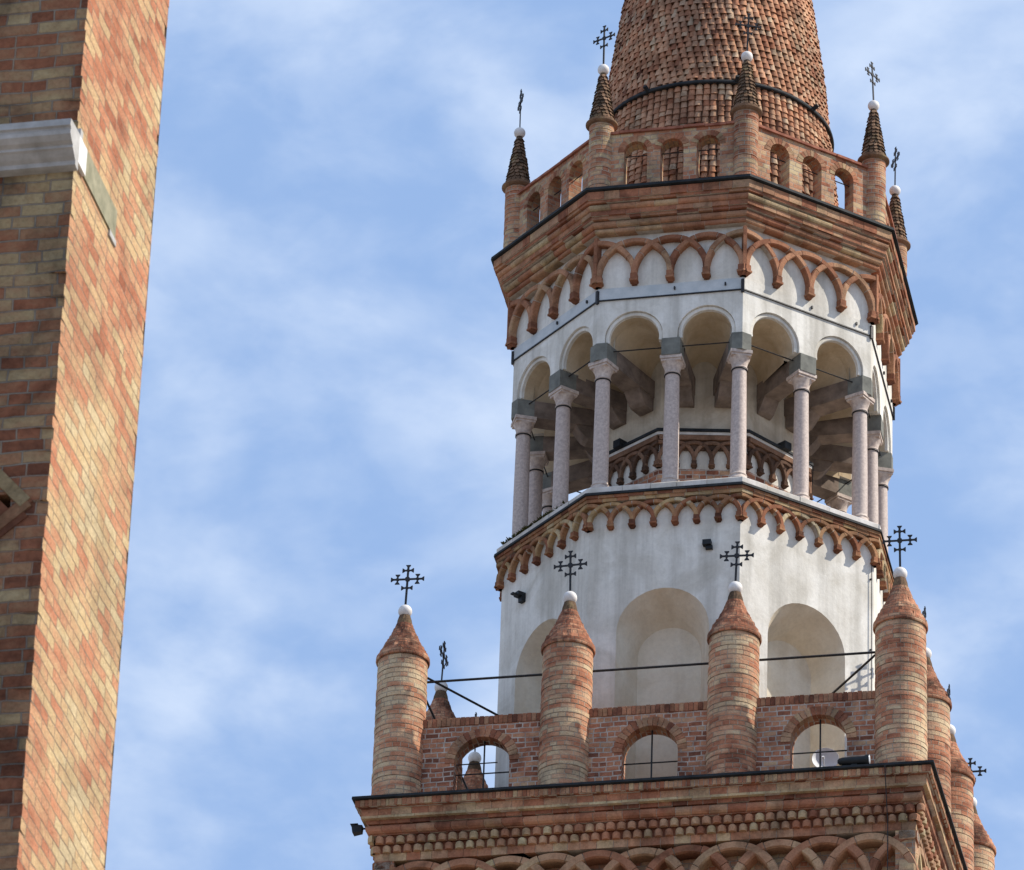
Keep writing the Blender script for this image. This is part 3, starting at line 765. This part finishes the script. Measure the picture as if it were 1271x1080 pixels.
# ------------------------------------------------------------ upper gallery
def build_gallery():
    RP = 3.97
    for k in range(8):
        F = frame(V, k, RP); mb = MB(); f = F.L
        ops = [(f*q, .228, 63.95, 63.0) for q in (.253, .498, .743)]
        wall_arches(mb, F, 0, f, 62.99, 64.37, ops, 0, .30, bottom=False, uo=k*7.7)
        w = mb.build('gallery_wall', M['brick'], TW)
        for (c, r, zs, zb) in ops:
            mb = MB(); voussoirs(mb, F, c, zs, r-.003, r+.12, 11, -.1, .008, .25, .85); mb.build('brick_arch', M['blocks'], w)
        mb = MB()
        x = 0
        while x < f-.02:
            l = min(.42, f-x); dz = random.uniform(-.006, .006)
            mb.box(F, x, x+l-.006, -.35, .05+random.uniform(-.008, .008), 64.373+dz, 64.425+dz, .5); x += l
        mb.build('tile_coping', M['coping'], w)
        mb = MB(); mb.tube(F(.2, -.15, 63.93), F(f-.2, -.15, 63.93), .011); mb.build('tie_rod', M['iron'], w)
    # pinnacles
    mb = MB(); prof = []; z = 0
    while z < 1.62:
        j = random.uniform(-.008, .006); prof += [(.240+j, z), (.240+j, min(z+.088, 1.62)), (.230+j, min(z+.091, 1.62)), (.230+j, min(z+.096, 1.62))]; z += .098
    mb.lathe(prof, 30, smooth=False, uref=.24)
    for i, f in enumerate(mb.f[:-2]):
        for q in range(4): mb.uv[i*4+q] = (mb.uv[i*4+q][0], mb.v[f[q]][2])
    s0 = mb.build('pinnacle', M['brick'], TW)
    mb = MB(); mb.lathe([(.23, 0), (.29, .03), (.315, .055), (.315, .085), (.27, .10), (.27, .14), (.22, .16)], 30, smooth=False, tint=.8); c0 = mb.build('pinnacle_cap', M['scales'], s0, (0, 0, 1.60))
    mb = MB(); H = 1.10
    mb.lathe([(.215, 0), (.06, H)], 20, tint=.1)
    rows = 13
    for i in range(rows):
        t = i/rows; r = .235*(1-t)+.065*t; n = max(6, round(2*math.pi*r/.085)); z = t*H
        for q in range(n):
            a = 2*math.pi*(q+.5*(i % 2))/n+random.uniform(-.05, .05); w = math.pi/n*.98
            tn = random.uniform(.1, 1); dr = random.uniform(-.006, .008)
            pts = [(a-w, r+.005+dr, z), (a-w*.6, r+.026+dr, z-.03), (a, r+.034+dr, z-.045), (a+w*.6, r+.026+dr, z-.03), (a+w, r+.005+dr, z)]
            up = [(a+w*.8, r-.03, z+.09), (a-w*.8, r-.03, z+.09)]
            P = [(rr*math.cos(b), rr*math.sin(b), zz) for b, rr, zz in pts]; U = [(rr*math.cos(b), rr*math.sin(b), zz) for b, rr, zz in up]
            mb.face(P+U, None, tn)
            for e in range(4):
                b0, b1 = pts[e], pts[e+1]
                mb.face([P[e], P[e+1], ((b1[1]-.03)*math.cos(b1[0]), (b1[1]-.03)*math.sin(b1[0]), b1[2]+.005), ((b0[1]-.03)*math.cos(b0[0]), (b0[1]-.03)*math.sin(b0[0]), b0[2]+.005)], None, tn*.6)
    n0 = mb.build('spirelet', M['scales'], s0, (0, 0, 1.78))
    mb = MB(); mb.lathe([(.115*math.sin(math.pi*i/14), .115-.115*math.cos(math.pi*i/14)) for i in range(15)], 22, cap=False); b0 = mb.build('ball', M['marble'], s0, (0, 0, 2.86))
    x0 = cross_mesh('cross', .25, 0, .64, .92, t=.019).build('cross', M['iron'], s0, (0, 0, 3.07))
    for k in range(8):
        p = V(k, 3.885)
        if k == 0: s, kids = s0, [c0, n0, b0, x0]
        else: s = link_copy(s0, TW); kids = [link_copy(o, s) for o in (c0, n0, b0, x0)]
        s.location = (p.x, p.y, 62.99); kids[1].rotation_euler = (0, 0, random.uniform(0, 6))
        kids[3].rotation_euler = (random.uniform(-.03, .03), random.uniform(-.03, .03), R_(ANG[k])+random.uniform(-.05, .05))
build_gallery()

# ------------------------------------------------------------ spire
def build_spire():
    CX, CY = .20, .0
    keys = [(63.0, 2.52), (64.5, 2.43), (66.4, 2.25), (67.8, 2.12), (69.9, 1.83), (72, 1.48), (77, .75), (82, .12)]
    def rad(z):
        for (a, ra), (b, rb) in zip(keys, keys[1:]):
            if z <= b: return ra+(rb-ra)*(z-a)/(b-a)
        return .1
    mb = MB(); mb.lathe([(r-.02, z) for z, r in keys], 72, (CX, CY), smooth=True)
    cone = mb.build('spire', M['under'], TW)
    mb = MB()
    pitch = .142; ncol = 98; z = 63.05; row = 0; tw = 0.0
    while z < 81:
        r = rad(z)
        if z > 66.4:
            ncol = max(14, int(round(2*math.pi*rad(66.4+math.floor((z-66.4)/1.9)*1.9+.9)/.146)))
            tw -= .015
        r2 = rad(z+.2); dz = .20
        for i in range(ncol):
            a = 2*math.pi*i/ncol+tw+random.uniform(-.05, .05)*2*math.pi/ncol
            if 69.9 < z and math.cos(a-R_(-80)) < -.2 and row % 2: pass
            w = math.pi*r/ncol*.93*random.uniform(.94, 1.05); h = w*.84
            ct, st = math.cos(a), math.sin(a)
            lift = random.uniform(.018, .046); skew = random.uniform(-.012, .012); lz = random.uniform(-.018, .012)
            tint = min(1, max(0, random.gauss(.62, .2)))
            rows = []
            for (rr, zz, ww, lf) in ((r, z+lz, w, lift), (r2, z+dz+.02+lz, w*.78, .0)):
                rw = []
                for q in range(7):
                    ph = math.pi*q/6; tx = ww*math.cos(ph); nr = h*math.sin(ph)*(1 if lf else .85)+lf-.012
                    sk = skew if lf else 0
                    rw.append((CX+(rr+nr)*ct-(tx+sk)*st, CY+(rr+nr)*st+(tx+sk)*ct, zz-(.028*math.sin(ph) if lf else 0)))
                rows.append(rw)
            mb.grid(rows, [[(0, 0)]*7]*2, tint, 0, True)
            # thick tile rim
            rim = []
            for q in range(7):
                ph = math.pi*q/6; tx = (w*.74)*math.cos(ph); nr = (h*.74)*math.sin(ph)+lift-.012
                rim.append((CX+(r+nr)*ct-(tx+skew)*st, CY+(r+nr)*st+(tx+skew)*ct, z+lz+.004-.028*math.sin(ph)))
            mb.grid([rows[0], rim], [[(0, 0)]*7]*2, tint*.8, 0, False)
        z += pitch*.97*random.uniform(.97, 1.03); row += 1
    mb.build('spire_tiles', M['tiles'], cone)
    # metal hoop
    mb = MB(); seg = 96
    for i in range(seg):
        a0, a1 = 2*math.pi*i/seg, 2*math.pi*(i+1)/seg
        def p(a, r, z): return (CX+r*math.cos(a), CY+r*math.sin(a), z+.01*math.sin(a*5))
        pr = [(2.27, 66.385), (2.365, 66.38), (2.375, 66.335), (2.365, 66.31), (2.29, 66.305)]
        for (r, z), (r2, z2) in zip(pr, pr[1:]): mb.face([p(a0, r, z), p(a1, r, z), p(a1, r2, z2), p(a0, r2, z2)])
    for i in range(8):
        a = 2*math.pi*i/8+.35
        mb.tube((CX+2.36*math.cos(a), CY+2.36*math.sin(a), 66.36), (CX+2.46*math.cos(a), CY+2.46*math.sin(a), 66.42), .045)
    mb.build('spire_hoop', M['lead'], cone)
build_spire()

# ------------------------------------------------------------ brick facade on the left
def build_facade():
    X0, Y0, Y1 = 9.5534, -71.122, -69.50
    root = bpy.data.objects.new('church_facade', None); COL.objects.link(root); root.location = (X0-3, Y0+.8, 0)
    root['label'] = 'tall narrow brick church facade edge at the left, its right flank in full sun'; root['category'] = 'church facade'
    def B(mb, name, mats):
        o = mb.build(name, mats, root); o.matrix_parent_inverse = Matrix.Translation(-root.location); return o
    F = lambda s, o, z: (X0+s, Y0-o, z)          # front, s<0
    S = lambda s, o, z: (X0+o, Y0+s, z)          # right flank
    mb = MB(); HT = 27.0
    hx0, hx1, hz0, hz1 = -.9, -.21, 17.47, 17.68
    for a, b, z0, z1 in ((-9, -.12, 0, hz0), (-9, -.12, hz1, HT), (-9, hx0, hz0, hz1), (hx1, -.12, hz0, hz1)):
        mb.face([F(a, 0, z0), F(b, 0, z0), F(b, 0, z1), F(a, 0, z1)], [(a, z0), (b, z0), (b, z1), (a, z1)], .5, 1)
    for p, q in (((hx0, hz0), (hx1, hz0)), ((hx1, hz0), (hx1, hz1)), ((hx1, hz1), (hx0, hz1)), ((hx0, hz1), (hx0, hz0))):
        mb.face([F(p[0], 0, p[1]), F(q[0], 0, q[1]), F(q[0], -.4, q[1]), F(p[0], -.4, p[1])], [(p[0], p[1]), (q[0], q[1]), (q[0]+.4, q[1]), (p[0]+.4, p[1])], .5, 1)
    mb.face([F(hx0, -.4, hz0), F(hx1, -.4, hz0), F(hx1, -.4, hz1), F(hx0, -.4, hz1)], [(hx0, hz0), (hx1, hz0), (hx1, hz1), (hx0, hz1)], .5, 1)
    D = Y1-Y0
    # flank as brick courses with ragged arrises at both corners
    zz = [0.0]+[13.962+.078*i for i in range(150)]+[HT]
    for za, zb in zip(zz, zz[1:]):
        worn = random.random() < .12
        jx, jy, jb, jc = random.uniform(-.006, .003), random.uniform(-.006, .004)-(.018 if worn else 0), random.uniform(-.008, .006), random.uniform(-.006, .002)
        if random.random() < .10: jb -= .022
        c0, c1 = (X0+jx, Y0-jy), (X0+jc, Y1+jb)
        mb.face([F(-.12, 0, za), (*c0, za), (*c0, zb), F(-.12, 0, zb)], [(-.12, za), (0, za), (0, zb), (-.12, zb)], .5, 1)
        k0, k1 = S(.10, 0, 0)[:2], S(D-.10, 0, 0)[:2]
        for (p, q, ua, ub) in ((c0, k0, 0, .10), (k0, k1, .10, D-.10), (k1, c1, D-.10, D)):
            mb.face([(*p, za), (*q, za), (*q, zb), (*p, zb)], [(3.1+ua, za), (3.1+ub, za), (3.1+ub, zb), (3.1+ua, zb)])
        mb.face([(*c0, za), F(-.12, 0, za), F(-.12, -.1, za), (*k0, za)]); mb.face([(*c1, za), (*k1, za), (X0-.3, Y1-.1, za), (X0-.3, Y1+jb, za)])
    mb.face([S(D, 0, 0), S(D, -9, 0), S(D, -9, HT), S(D, 0, HT)], [(0, 0), (9, 0), (9, HT), (0, HT)])
    mb.face([F(-9, 0, 0), F(-9, -D, 0), F(-9, -D, HT), F(-9, 0, HT)], [(0, 0), (D, 0), (D, HT), (0, HT)])
    mb.face([F(-9, 0, HT), F(0, 0, HT), F(0, -D, HT), F(-9, -D, HT)], [(0, 0), (9, 0), (9, D), (0, D)])
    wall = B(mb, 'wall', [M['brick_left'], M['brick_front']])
    # moulded stone string course with its end in the sun
    mb = MB()
    pr = [(0, 20.02), (.20, 20.01), (.205, 19.965), (.19, 19.958), (.185, 19.945), (.195, 19.938), (.19, 19.915), (.16, 19.89), (.13, 19.878), (.13, 19.862), (.115, 19.855), (.085, 19.83), (.06, 19.815), (.055, 19.79), (.035, 19.785), (0, 19.78)]
    e = .022
    for (o, z), (o2, z2) in zip(pr, pr[1:]): mb.face([F(-9, o, z), F(e, o, z), F(e, o2, z2), F(-9, o2, z2)])
    mb.face([F(e, o, z) for o, z in pr])
    mb.box(F, -.05, e, -.05, .0, 19.86, 20.07)
    B(mb, 'stone_ledge', M['stone'])
    mb = MB(); mb.box(S, .05, .86, -.02, .010, 19.85, 20.045, .5); B(mb, 'ledge_return', M['stone_old'])
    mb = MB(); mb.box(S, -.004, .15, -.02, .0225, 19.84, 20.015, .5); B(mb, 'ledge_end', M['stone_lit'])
    mb = MB(); mb.box(S, .74, .88, -.02, .012, 19.81, 19.848, .5); B(mb, 'mortar_patch', M['stone'])
    # diagonal bricks round the small putlog opening
    mb = MB()
    def diag(cx, cz, ang, l, h, o, t):
        ca, sa = math.cos(ang), math.sin(ang)
        G = lambda s, oo, z: F(cx+s*ca-z*sa, oo, cz+s*sa+z*ca)
        mb.box(G, -l/2, l/2, -.2, o, -h/2, h/2, t)
    diag(-.215, 17.715, R_(-47), .27, .075, .012, .88); diag(-.30, 17.63, R_(-47), .27, .06, .004, .3)
    diag(-.20, 17.545, R_(40), .24, .07, .010, .55); diag(-.155, 17.60, R_(40), .14, .06, .006, .35)
    diag(-.24, 17.46, R_(40), .30, .07, .007, .2)
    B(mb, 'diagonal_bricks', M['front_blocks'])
build_facade()

# ------------------------------------------------------------ small things on the tower
def thing(ob, label, cat, group=None):
    ob['label'] = label; ob['category'] = cat
    if group: ob['group'] = group
def build_small():
    # satellite dish behind the right-hand opening
    root = bpy.data.objects.new('satellite_dish', None); COL.objects.link(root); root.location = (3.13, -3.9, 49.54)
    thing(root, 'small round white satellite dish seen through the right-hand arch of the brick parapet', 'satellite dish')
    mb = MB(); prof = [(.001, .0)]+[(.24*i/10, .07*(i/10)**2) for i in range(1, 11)]+[(.248, .075), (.24, .062)]+[(.24*i/10, .07*(i/10)**2-.012) for i in range(9, 0, -1)]
    mb.lathe(prof, 36, cap=False); d = mb.build('reflector', M['dish'], root, (0, 0, .80)); d.rotation_euler = (R_(80), 0, R_(9))
    mb = MB(); mb.tube((0, -.03, .57), (0, -.26, .73), .010); mb.tube((0, -.25, .72), (0, -.29, .75), .024); mb.build('feed_arm', M['dish'], root)
    mb = MB(); mb.tube((0, .06, 0), (0, .06, .9), .02); mb.build('mast', M['iron'], root)
    # spotlight lying on the ledge
    root = bpy.data.objects.new('spotlight', None); COL.objects.link(root); root.location = (3.86, -5.22, 49.53)
    thing(root, 'black tubular spotlight lying on the dark ledge below the right-hand parapet arch', 'spotlight')
    mb = MB(); mb.lathe([(.03, -.30), (.06, -.27), (.075, -.20), (.08, .18), (.098, .22), (.098, .27)], 20); b = mb.build('lamp_body', M['black'], root, (0, 0, .10)); b.rotation_euler = (0, R_(90), 0)
    mb = MB(); mb.lathe([(.092, 0), (.09, .008), (.02, .014)], 20); q = mb.build('lamp_glass', M['glass'], root, (.272, 0, .10)); q.rotation_euler = (0, R_(90), 0)
    mb = MB(); mb.box(lambda s, o, z: (s, o, z), -.05, .05, -.03, .03, 0, .06); mb.build('bracket', M['black'], root)
    # floodlight on the left corner of the cornice
    root = bpy.data.objects.new('floodlight', None); COL.objects.link(root); root.location = (-5.17, -4.9, 49.05)
    thing(root, 'black box floodlight sticking out from the left corner of the brick cornice', 'floodlight')
    I = lambda s, o, z: (s, o, z)
    mb = MB()
    a = [(-.26, -.14, -.16), (.0, -.10, -.13), (.0, .10, -.13), (-.26, .14, -.16)]; b2 = [(-.30, -.14, .10), (.02, -.10, .08), (.02, .10, .08), (-.30, .14, .10)]
    mb.face(a); mb.face(b2)
    for i in range(4): mb.face([a[i], a[(i+1) % 4], b2[(i+1) % 4], b2[i]])
    mb.build('lamp_body', M['black'], root)
    mb = MB(); mb.box(I, -.33, -.10, -.16, .16, .10, .115); mb.build('visor', M['black'], root)
    mb = MB(); mb.tube((0, 0, 0), (.36, 0, 0), .03); mb.build('bracket', M['iron'], root)
    root.scale = (.62, .62, .62)
    # moss and small plants on the balcony ledge
    mb = MB(); F = frame(V, 0, 4.0)
    for i in range(1600):
        s = min(2.2, max(.2, random.gauss(1.05, .5))); o = random.uniform(-.18, .05); z = 56.495
        h = random.uniform(.008, .03)*(1 if random.random() < .85 else 2.0); a = random.uniform(0, 6.28); w = random.uniform(.012, .03)
        dx, dy = math.cos(a)*w, math.sin(a)*w; tx, ty = random.uniform(-.05, .05), random.uniform(-.05, .05)
        p = F(s, o, z); mb.face([(p[0]-dx, p[1]-dy, z), (p[0]+dx, p[1]+dy, z), (p[0]+tx+dx*.3, p[1]+ty+dy*.3, z+h), (p[0]+tx-dx*.3, p[1]+ty-dy*.3, z+h)], None, random.random())
    mo = mb.build('moss', M['moss']); mo['kind'] = 'stuff'; thing(mo, 'dark green moss and weeds growing on the shaded left balcony ledge', 'moss')
build_small()
